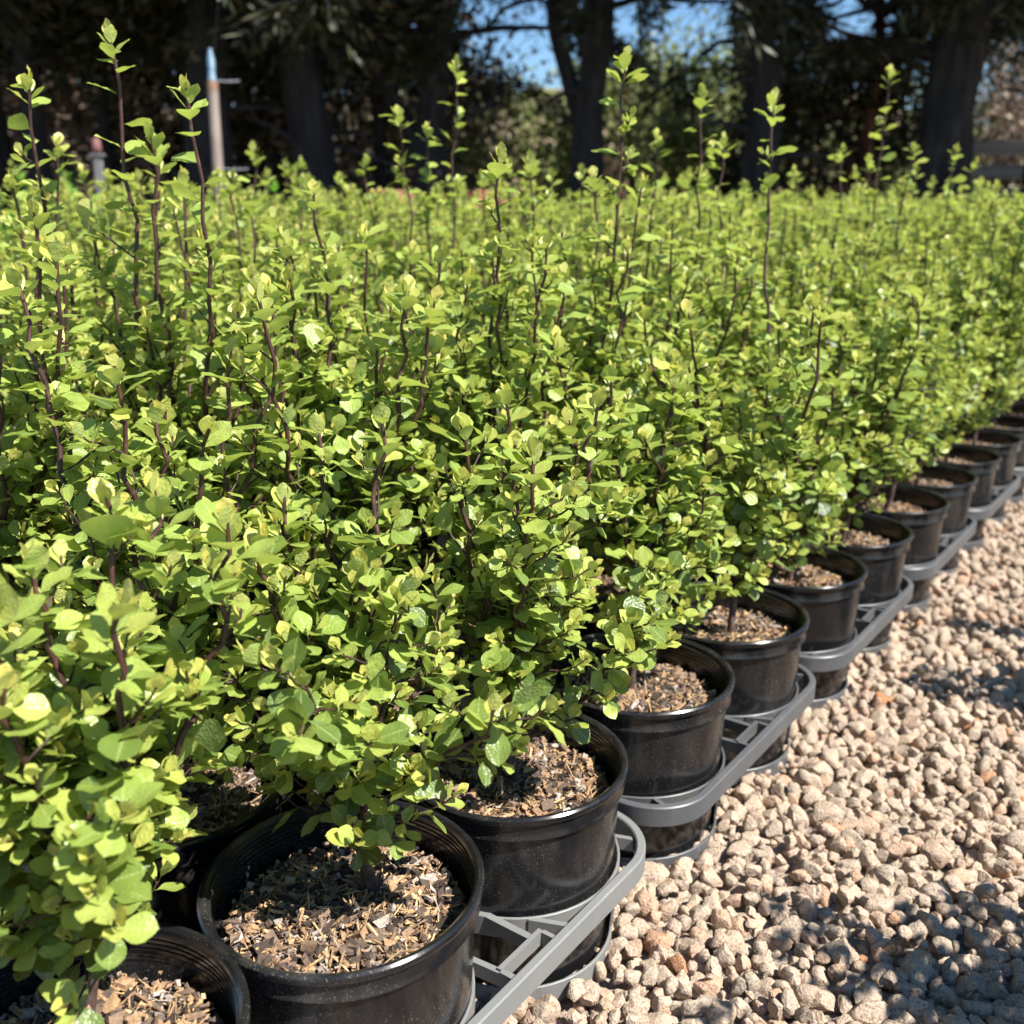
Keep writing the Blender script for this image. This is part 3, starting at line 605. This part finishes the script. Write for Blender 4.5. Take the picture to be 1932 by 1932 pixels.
# ------------------------------------------------------------------ carry trays (two pots along the path by three deep)
def make_tray_meshes():
    """local x along the path, y outward (towards the path); origin midway between the two edge pots at the ground"""
    parts = {}
    HX, YO, YI = 0.209, 0.103, -0.545; rc = 0.062; Z0, Z1 = 0.078, 0.096
    def corner(cx, cy, a0): return [(cx + rc * math.cos(a), cy + rc * math.sin(a)) for a in np.linspace(a0, a0 + math.pi / 2, 14)]
    pl = corner(HX - rc, YO - rc, 0) + corner(-HX + rc, YO - rc, math.pi / 2) + corner(-HX + rc, YI + rc, math.pi) + corner(HX - rc, YI + rc, 1.5 * math.pi)
    m = MB(); m.sweep(pl, 0.0042, Z0, Z1 + 0.003, closed=True); parts['frame'] = m.mesh('frame', M_TRAY_L, smooth=True); parts['frame'].set_sharp_from_angle(angle=R(30))
    m = MB()                      # ring round one pot, with the lower cup
    th = np.linspace(0, 2 * math.pi, 56, endpoint=False)
    m.sweep([(0.0965 * math.cos(a), 0.0965 * math.sin(a)) for a in th], 0.0013, 0.076, 0.095, closed=True); parts['ring'] = m.mesh('ring', M_TRAY_L, smooth=True); parts['ring'].set_sharp_from_angle(angle=R(30))
    m = MB(); m.sweep([(0.0915 * math.cos(a), 0.0915 * math.sin(a)) for a in th], 0.0013, 0.0, 0.019, closed=True)
    for a in (0.93, 4.07, 5.64):
        # a slanting strap joining ring and cup
        ca, sa = math.cos(a), math.sin(a); h = 0.0135; tg = np.array([-sa, ca, 0]) * h; n_ = np.array([ca, sa, 0])
        pts = []
        for (rr_, z) in ((0.0915, 0.0185), (0.0965, 0.0765)):
            for sg in (-1, 1):
                for dr in (-0.0012, 0.0012): pts.append(n_ * (rr_ + dr - h * h / (2 * rr_)) + tg * sg + np.array([0, 0, z]))
        m.add(pts, [[0, 2, 6, 4], [1, 5, 7, 3], [0, 4, 5, 1], [2, 3, 7, 6], [0, 1, 3, 2], [4, 6, 7, 5]])
    for a in (0.3, 1.87, 3.44, 5.01):   # floor spokes
        m.bar((0.02 * math.cos(a), 0.02 * math.sin(a)), (0.0905 * math.cos(a), 0.0905 * math.sin(a)), 0.008, 0.0, 0.010)
    parts['cup'] = m.mesh('cup', M_TRAY_L)
    m = MB()                      # braces
    zb0, zb1 = 0.082, 0.0945
    yc = YO - 0.006
    m.bar((0.020, yc - 0.012), (0.020, YI + 0.03), 0.0065, zb0, zb1)            # long bar running inwards
    m.bar((-0.024, yc), (-0.0285, 0.052), 0.0055, zb0, zb1)
    m.bar((0.050, yc), (0.0375, 0.067), 0.005, zb0, zb1)
    m.bar((-0.026, yc - 0.013), (0.030, yc - 0.013), 0.0042, zb0 + 0.002, zb1 + 0.0022)  # clip rib
    m.bar((-0.026, yc - 0.011), (-0.026, yc), 0.0042, zb0 + 0.001, zb1 + 0.0015); m.bar((0.030, yc - 0.011), (0.030, yc), 0.0042, zb0 + 0.001, zb1 + 0.0015)
    for sx in (-1, 1):
        ex = sx * 0.1075
        c45 = 0.70711
        m.bar((ex + sx * 0.097 * c45 * 1.06, 0.097 * c45 * 0.93), (sx * (HX - rc + rc * c45 - 0.004), YO - rc + rc * c45 - 0.003), 0.005, zb0, zb1)
        for y in (-0.108, -0.325):
            m.bar((sx * (HX - 0.004), y), (sx * 0.035, y), 0.0055, zb0, zb1)
    for y in (-0.105, -0.112, -0.322, -0.329): m.bar((0.0235, y), (0.034, y), 0.004, zb0 + 0.001, zb1 - 0.001)
    parts['braces'] = m.mesh('braces', M_TRAY_L)
    return parts
TP = make_tray_meshes()
TPD = {k: v.copy() for k, v in TP.items()}
for k, v in TPD.items(): v.materials.clear(); v.materials.append(M_TRAY_D)
TLAB = {-1: 'grey carry tray at the very bottom left under the cut-off pot', 0: 'pale grey carry tray under the second and third pots, rail running to the bottom edge',
        1: 'slate grey carry tray, first one beyond the pale tray along the gravel', 2: 'slate grey carry tray, second beyond the pale tray, under the fifth and sixth pots',
        3: 'slate grey carry tray, third beyond the pale tray', 4: 'dark grey carry tray, fourth beyond the pale tray', 5: 'blurred grey carry tray, fifth beyond the pale tray at the right edge'}
for k in range(-1, 9):
    c = plan_st(0.44 * k + 0.1075, 0.0)
    # local +y points outward = -V ; local +x = U
    rz = math.atan2(U[1], U[0]); assert True
    # outward (-V) is U rotated by -90 degrees, so local y must be mirrored: parts are built with x -> U, y -> -V
    root = empty('carry_tray', (c[0], c[1], 0), rz)
    P_ = TP if k <= 0 else TPD
    ch = [link_mesh('frame', P_['frame'], root), link_mesh('braces', P_['braces'], root)]
    for a in (-1, 1):
        for b in range(3):
            ch.append(link_mesh('ring', P_['ring'], root, (a * 0.1075, -0.217 * b, 0.0))); ch.append(link_mesh('cup', P_['cup'], root, (a * 0.1075, -0.217 * b, 0)))
    for o in ch: o.scale = (1, -1, 1); o.location.y *= -1
    tag(root, TLAB.get(k, 'grey carry tray in the far blurred stretch of the row'), 'plant tray', 'carry trays along the gravel edge')

# ------------------------------------------------------------------ trees of the windbreak
def leaf_quads(P, D, Wd, L, rng, tint, mat, name):
    n = len(P); nn = rng.normal(size=(n, 3)); nn /= np.linalg.norm(nn, axis=1)[:, None]
    D = D / (np.linalg.norm(D, axis=1)[:, None] + 1e-9); B = np.cross(nn, D); B /= np.linalg.norm(B, axis=1)[:, None] + 1e-9
    a = P - B * Wd[:, None] * 0.3; b = P + B * Wd[:, None] * 0.3; mid = P + D * (L * 0.55)[:, None]; e = P + D * L[:, None]
    v = np.stack([P, mid - B * Wd[:, None] / 2, e, mid + B * Wd[:, None] / 2], 1).reshape(-1, 3)
    f = np.arange(n * 4).reshape(-1, 4)
    return np_mesh(name, v, f, mat, tint=np.repeat(tint, 4), smooth=False)
def conifer(x, y, wd, lean=0.0, fork=None, seed=0, label='', low=2.7, gap=None, crownmesh=None, bark=None, h=9.0, rad=3.6):
    """gap: list of (px0, px1, py1): picture windows that the drooping sprays leave open to the sky"""
    rg = np.random.default_rng(seed); bark = bark or M_BARK; wd *= 0.84
    root = empty('conifer_tree', (x, y, 0))
    def trunk_tube(m, pts, r0, r1):
        pts = np.array(pts); t = np.linspace(0, 1, 60); P = np.stack([np.interp(t, np.linspace(0, 1, len(pts)), pts[:, k]) for k in range(3)], 1)
        ph = rg.uniform(0, 6, 4); P[:, 0] += 0.04 * np.sin(P[:, 2] * 1.3 + ph[0]) + 0.02 * np.sin(P[:, 2] * 3.7 + ph[1])
        rr = np.linspace(r0, r1, 60) * (1 + 0.45 * np.exp(-P[:, 2] / 0.35) + 0.04 * np.sin(P[:, 2] * 4.1 + ph[2])); n0 = m.n; m.tube(P, rr, 48)
        vv_ = m.v[-1].reshape(60, 48, 3); th = np.linspace(0, 2 * math.pi, 48, endpoint=False)[None, :]; zz = P[:, 2][:, None]
        am = 1 + 0.07 * np.sin(5 * th + 0.9 * np.sin(zz * 1.1 + ph[3]) + ph[0]) + 0.045 * np.sin(11 * th + 1.5 * np.sin(zz * 1.9) + ph[1]) + 0.03 * rg.normal(size=(60, 48)) + 0.12 * np.exp(-zz / 0.3) * np.sin(4 * th + ph[2])
        m.v[-1] = (P[:, None, :] + (vv_ - P[:, None, :]) * am[:, :, None]).reshape(-1, 3)
    m = MB(); trunk_tube(m, [(0, 0, -0.1), (lean * 0.4, 0, 2), (lean, 0, 4.5), (lean * 1.1, 0, h)], wd / 2, wd * 0.16)
    if fork:
        fz, fx, fr = fork; trunk_tube(m, [(lean * fz / 5, 0, fz), (fx * 0.6 + lean * fz / 5, 0.1, fz + 1.3), (fx + 0.1, 0.1, fz + 3), (fx + 0.1, 0.1, h * 0.9)], wd * fr / 2, wd * 0.12)
    for k in range(7):      # stubs of dead limbs
        a = rg.uniform(0, 6.28); z = rg.uniform(1.0, 3.6); ln = rg.uniform(0.15, 0.9); c = np.array([lean * z / 5, 0, z]); d_ = np.array([math.cos(a), math.sin(a), rg.uniform(-.3, .4)])
        m.tube([c + d_ * wd * .35, c + d_ * (wd * .45 + ln * .5), c + d_ * (wd * .45 + ln) + np.array([0, 0, -.08 * ln])], [.035, .022, .008], 6)
    link_mesh('trunk', m.mesh('trunk', bark, smooth=True), root)
    lb = MB(); P, D, W_, L_ = [], [], [], []
    for k in range(34):
        z0 = low * 0.9 + (h - low) * (k / 34) ** 1.1; a = 2.4 * k + rg.normal(0, .3); ln = rad * (1 - 0.75 * (max(0, z0 - low) / (h - low + 2)) ** 1.5) * rg.uniform(0.75, 1.1)
        if k < 3: ln *= 0.7
        t = np.linspace(0, 1, 8); dx, dy = math.cos(a), math.sin(a)
        q = np.stack([lean * z0 / 5 + dx * ln * t, dy * ln * t, z0 + ln * (0.35 * t - 0.42 * t * t) + rg.normal(0, .03, 8)], 1); lb.tube(q, np.linspace(0.045, 0.008, 8), 5)
        ns = int(ln * 16)
        for s_ in range(ns):
            f_ = rg.uniform(0.12, 1.0); c = np.array([np.interp(f_, t, q[:, i]) for i in range(3)])
            # spray: a drooping side branchlet carrying needles
            sd_ = np.array([rg.normal(), rg.normal(), rg.uniform(-0.9, 0.5)]); sd_ /= np.linalg.norm(sd_); sl = rg.uniform(0.35, 0.95)
            m_ = 20; tt_ = rg.uniform(0.05, 1, m_); pts = c + sd_ * sl * tt_[:, None] + np.array([0, 0, -0.28]) * (tt_[:, None] ** 2) * sl + rg.normal(0, 0.045, (m_, 3))
            P.append(pts); D.append(sd_ + rg.normal(0, .55, (m_, 3)) + np.array([0, 0, -.25])); sz = 1.0
            L_.append(rg.uniform(0.08, 0.2, m_) * sz); W_.append(rg.uniform(0.02, 0.05, m_) * sz)
            if s_ % 3 == 0: lb.tube([c, c + sd_ * sl * .5 + np.array([0, 0, -.07 * sl]), c + sd_ * sl + np.array([0, 0, -.28 * sl])], [0.006, 0.004, 0.002], 3)
    P = np.concatenate(P); D = np.concatenate(D); L_ = np.concatenate(L_); W_ = np.concatenate(W_)
    hi = P[:, 2] > low + 1.5; L_ = np.where(hi, L_ * 1.7, L_); W_ = np.where(hi, W_ * 2.4, W_)   # fuller towards the top of the crown
    keep = P[:, 2] > low - 0.55
    wx, wy, wz = P[:, 0] + x, P[:, 1] + y, P[:, 2]
    if gap:
        f = wy * CP - (wz - CAMH) * SP; u_ = wy * SP + (wz - CAMH) * CP; sx = HALF + FPX * wx / f; sy = HALF - FPX * u_ / f
        for (a0, a1, b1) in gap: keep &= ~((sx > a0) & (sx < a1) & (sy < b1) & (sy > b1 - 260) & (rg.uniform(0, 1, len(P)) < 0.965))
    link_mesh('branches', lb.mesh('branches', bark, smooth=True), root)
    link_mesh('crown', leaf_quads(P[keep], D[keep], W_[keep], L_[keep], rg, np.clip(rg.beta(1.4, 2.6, keep.sum()), 0, 1), M_CROWN, 'crown'), root)
    tag(root, label, 'tree', 'windbreak trees behind the shrubs'); return root
def xat(p, y): return (p - HALF) / FPX * (y * CP + 1.0 * -SP * 0.3 + 0.0) 
S = 1932 / 2048
YT = 11.0
def tx(p2048, y): return (p2048 * S - HALF) / FPX * y * 0.97
GAPS = [(862, 1062, 150), (1255, 1385, 120), (1555, 1690, 75), (1120, 1200, 60)]
TREES = [(20, YT + .4, .5, 0, None, 'dark conifer trunk cut off at the left edge of the picture'),
         (108, YT, .34, 0.0, None, 'slim dark trunk near the left edge, behind the far-left shoot'),
         (430, YT - .2, .62, 0.12, None, 'dark trunk directly behind the pale leaning post'),
         (640, YT, .62, -.10, None, 'broad straight dark trunk between the post and the forked tree'),
         (868, YT + .3, .44, .10, (1.0, -1.0, .55), 'dark tree with a limb leaning off to its left, left of the open sky'),
         (1165, YT, .46, 0.1, (1.35, -.62, .5), 'dark tree forking low into two stems, right of the open sky'),
         (1500, YT - .2, .50, 0.0, None, 'dark upright trunk with a wide foot, right of the sunlit olive bushes'),
         (1860, YT - .5, .72, 0.05, (2.0, .9, .35), 'thickest dark trunk near the right edge, limb rising to the right'),
         (238, YT + 1.2, .2, .05, None, 'slim dark trunk just right of the tallest left-hand shoot'),
         (775, YT + 1.5, .22, -.1, None, 'slim dark trunk behind the leaning limb left of centre'),
         (2045, YT + .9, .2, 0.0, None, 'thin dark trunk at the right edge before the dry bank')]
for k, (p, y, wd, lean, fork, lab) in enumerate(TREES):
    conifer(tx(p, y), y, wd, lean, fork, 300 + k, lab, low=2.55 + 0.25 * (k % 3), gap=GAPS)
for k, (xx, yy, lab) in enumerate(((-10.5, YT, 'dark conifer beyond the left edge of the picture'), (9.5, YT, 'dark conifer well beyond the right edge of the picture'), (7.4, 9.6, 'unseen dark conifer added outside the right edge to shade the thick trunk'))):  # last one is an unseen tree, added to keep sun off the thick trunk
    conifer(xx, yy, .5, 0, None, 320 + k, lab, low=2.9, gap=GAPS)
# red-barked slender tree
conifer(tx(1705, 13.5), 13.5, .22, .05, None, 340, 'slender reddish-brown trunk between two dark trunks at right', low=2.9, bark=M_BARK2, h=6, rad=1.8, gap=GAPS)

# bushes and small trees behind the windbreak
def bush(x, y, h, rad, seed, mat, label, cat='tree', z0=None, name='background_tree', n=9000, leaf=0.13, grp='trees beyond the windbreak'):
    rg = np.random.default_rng(seed); t_ = min(max((y - 15) / 12, 0), 1); t_ = t_ * t_ * (3 - 2 * t_)
    gz = (-0.3 + t_ * 3.9) if y > 14 else 0; gz = max(gz, -0.02) if z0 is None else z0
    root = empty(name, (x, y, gz)); m = MB()
    for k in range(9):
        a = rg.uniform(0, 6.28); r_ = rad * rg.uniform(0.2, 0.75); tip = np.array([r_ * math.cos(a), r_ * math.sin(a), h * rg.uniform(0.55, 0.92)])
        m.tube([(0, 0, -0.1), (tip[0] * .2, tip[1] * .2, h * .2), (tip[0] * .65, tip[1] * .65, h * .5), tip], [rad * .045, rad * .035, rad * .02, rad * .006], 6)
    link_mesh('trunk', m.mesh('trunk', M_BARK2, smooth=True), root)
    nc = 70; th = rg.uniform(0, 6.28, nc); ph = rg.uniform(0, 1, nc); rr = rg.uniform(0.35, 1.0, nc) ** .5
    c = np.stack([rad * rr * np.cos(th) * np.sqrt(1 - (ph - .45) ** 2 * 1.6), rad * rr * np.sin(th) * np.sqrt(1 - (ph - .45) ** 2 * 1.6), h * (0.04 + 0.93 * ph)], 1)
    ci = rg.integers(0, nc, n); cs = rg.uniform(0.16, 0.34, nc) * rad; P = c[ci] + rg.normal(size=(n, 3)) * cs[ci][:, None] * 0.62
    P = P[P[:, 2] > 0.02]; k = len(P); ct = rg.uniform(0, 1, nc)
    tint = np.clip(ct[ci[:k]] * .5 + rg.uniform(0, .6, k), 0, 1)
    link_mesh('crown', leaf_quads(P, rg.normal(size=(k, 3)), rg.uniform(.4, .7, k) * leaf, rg.uniform(.7, 1.4, k) * leaf, rg, tint, mat, 'crown'), root)
    return tag(root, label, cat, grp)
BK = [(60, 15.5, 5.2, 2.3, M_BROWNISH, 'dull brown bushy tree behind the leftmost trunks'),
      (300, 14.5, 4.6, 2.0, M_BROWNISH, 'brown-green thicket behind the pale leaning post'),
      (545, 15.0, 5.0, 2.0, M_CROWN, 'dark dense tree filling the gap left of the broad straight trunk'),
      (760, 14.5, 3.7, 1.7, M_BROWNISH, 'brown speckled thicket behind the leaning limb'),
      (985, 15.5, 2.6, 1.7, M_OLIVE, 'low olive bush under the left patch of open sky'),
      (1285, 17.0, 3.2, 1.7, M_OLIVE, 'sunlit rounded olive-green bush between the forked tree and upright trunk'),
      (1400, 20.0, 2.6, 1.9, M_OLIVE, 'paler olive bush peeping right of the sunlit rounded one'),
      (1620, 14.5, 2.7, 1.3, M_CROWN, 'dark green shrubby tree right of the wide-footed trunk'),
      (1740, 18.0, 2.6, 1.5, M_OLIVE, 'dappled olive bush left of the thickest trunk'),
      (1990, 17.5, 1.7, 1.3, M_BROWNISH, 'brown bare-looking bush at the right edge above the bank')]
for k, (p, y, h, rad, mat, lab) in enumerate(BK): bush(tx(p, y), y, h, rad, 500 + k, mat, lab)
for k, (xx, y, h, rad) in enumerate(((-10.5, 17, 5.5, 2.6), (-7.6, 20, 6, 2.6), (10.3, 20, 4.6, 2.3), (9.1, 17, 3.6, 1.6), (-4.0, 19.5, 4.6, 2.3), (-1.8, 21, 1.8, 1.6))):
    bush(xx, y, h, rad, 540 + k, M_BROWNISH if k % 2 else M_CROWN, ['dark tree far out beyond the left edge', 'tall dim tree high behind the leftmost trunks', 'brown-green tree high on the bank at the right edge', 'dark bushy tree just right of the thickest trunk', 'dim tree deep behind the broad straight trunk', 'dim tree deep behind the forked trees'][k])

# ------------------------------------------------------------------ post with pipes, marker, fence, crates
M_POST = simple('weathered_post', [(0.3, (0.13, 0.10, 0.085)), (0.6, (0.22, 0.18, 0.15)), (0.8, (0.3, 0.26, 0.22))], 3, 0.8, 0.5, 0.004, stretch=(8, 8, 0.8))
M_RUST = simple('rusty_band', [(0.3, (0.13, 0.065, 0.04)), (0.7, (0.24, 0.13, 0.08))], 30, 0.8)
M_BLUE = simple('pale_blue_cap', [(0.3, (0.06, 0.13, 0.20)), (0.7, (0.16, 0.25, 0.32))], 20, 0.5)
M_WIRE = simple('galvanised_wire', [(0.3, (0.12, 0.13, 0.15)), (0.7, (0.2, 0.21, 0.23))], 20, 0.5)
M_WHITE = simple('off_white_paint', [(0.3, (0.12, 0.12, 0.13)), (0.7, (0.2, 0.2, 0.2))], 20, 0.7)
M_PINK = simple('faded_red_paint', [(0.3, (0.15, 0.055, 0.055)), (0.7, (0.22, 0.10, 0.095))], 20, 0.7)
M_BOARD = simple('grey_boards', [(0.3, (0.13, 0.13, 0.14)), (0.7, (0.3, 0.29, 0.3))], 4, 0.85, 0.5, 0.01, stretch=(0.4, 6, 6))
M_TERRA = simple('terracotta_plastic', [(0.3, (0.34, 0.10, 0.06)), (0.7, (0.48, 0.19, 0.12))], 12, 0.6)
M_BLU2 = simple('blue_plastic', [(0.3, (0.05, 0.12, 0.35)), (0.7, (0.08, 0.2, 0.5))], 12, 0.4)

zp = 5.1; top = px(396, 92, zp); bot = px(414, 360, zp); dirp = (bot - top); g = top + dirp * (top.z / (top.z - bot.z)); g.z = 0
root = empty('leaning_post', g); T_ = top - g
def seg(f0, f1, r, mat, name, sides=16):
    m = MB(); a = np.array(T_) * f0; b = np.array(T_) * f1; m.tube([a, a * .66 + b * .34, a * .34 + b * .66, b], r, sides)
    m.tube([b, b + np.array(T_) * 0.0005], [r, r * 0.05] if np.isscalar(r) else [r[-1], 0.001], sides)
    return link_mesh(name, m.mesh(name, mat, smooth=True), root)
H0 = 1 - 75 / 470 * (1.0)
seg(-0.05, 0.86, 0.028, M_POST, 'shaft'); seg(0.86, 0.89, 0.0292, M_RUST, 'rusty_band'); seg(0.89, 1.0, (0.024, 0.019, 0.022, 0.009), M_BLUE, 'cap')
tag(root, 'pale weathered post leaning left, light blue cap and short side arms, behind the shrubs', 'post')
for yy, x0, x1 in ((152, 402, 452), (318, 410, 468)):      # short wires fixed to the post
    a = np.array(px(x0, yy, zp)) - np.array(g); b = np.array(px(x1, yy + 1, zp + .05)) - np.array(g); m = MB(); m.tube([a, (a + b) / 2 + np.array([0, 0, -.004]), b], 0.005, 6)
    link_mesh('arm', m.mesh('arm', M_WIRE, smooth=True), root)
q = px(188, 330, 5.6); root = empty('marker_post', (q.x, q.y, 0)); zt = px(188, 262, 5.6).z
m = MB(); m.box((0, 0, zt / 2 - .04), (0.042, 0.03, zt - 0.08)); m.box((0, 0, zt - 0.09), (0.075, 0.045, 0.012)); link_mesh('stake', m.mesh('stake', M_WHITE), root)
m = MB(); m.lathe([(0, zt - .082), (0.025, zt - .082), (0.027, zt - .05), (0.022, zt - .01), (0.010, zt), (0, zt)], 16); link_mesh('cap', m.mesh('cap', M_PINK, smooth=True), root)
tag(root, 'whitish marker stake with a faded pink cap, seen at far left beyond the shrubs', 'stake')
# board fence in front of the bank at the right
root = empty('board_fence', (tx(2040, 13), 13.0, 0))
for z in (1.05, 1.32, 1.6):
    m = MB(); m.box((0.6, 0, z), (3.4, 0.035, 0.16)); link_mesh('rail', m.mesh('rail', M_BOARD), root)
for x_ in (-1.0, 0.6, 2.2):
    m = MB(); m.box((x_, 0.075, 0.88), (0.11, 0.11, 1.78)); link_mesh('post', m.mesh('post', M_BOARD), root)
tag(root, 'grey three-rail board fence below the dry bank at the right edge', 'fence')
# crates, tub, sack at the back of the block
def crate(x, y, z, w_, d_, h_, mat, label, name='plastic_crate'):
    root = empty(name, (x, y, z), 0.3); m = MB()
    for a, b, c, dd in ((0, -d_ / 2, w_, .008), (0, d_ / 2, w_, .008)):
        for k in range(4): m.box((a, b, h_ * (k + .5) / 4), (c, dd, h_ / 4 * .72))
    for a in (-w_ / 2 + .006, w_ / 2 - .006):
        for k in range(4): m.box((a, 0, h_ * (k + .5) / 4), (.008, d_ - .012, h_ / 4 * .72))
    m.box((0, 0, 0.006), (w_ - .02, d_ - .02, .01)); link_mesh('slats', m.mesh('slats', mat), root)
    m = MB(); m.sweep([(-w_ / 2, -d_ / 2), (w_ / 2, -d_ / 2), (w_ / 2, d_ / 2), (-w_ / 2, d_ / 2)], 0.009, h_ - .002, h_ + .022, closed=True); 
    for a in (-1, 1):
        for b in (-1, 1): m.box((a * (w_ / 2 - .002), b * (d_ / 2 - .002), h_ / 2), (.024, .024, h_ - .006))
    link_mesh('frame', m.mesh('frame', mat), root)
    return tag(root, label, 'crate', 'crates stacked at the back of the block')
zc = 5.6
for (p, lab0) in ((735, 'left'), (925, 'right')):
    q = px(p, 350, zc)
    for k in range(3): crate(q.x, q.y, 0.002 + 0.283 * k, 0.22, 0.2, 0.26, M_TERRA, '%s reddish-brown crate of the %s-hand stack behind the shrubs' % (('lowest', 'middle', 'topmost')[k], lab0))

# soft dark conifer litter already on the ground sheet; done
print('objects', len(bpy.data.objects))
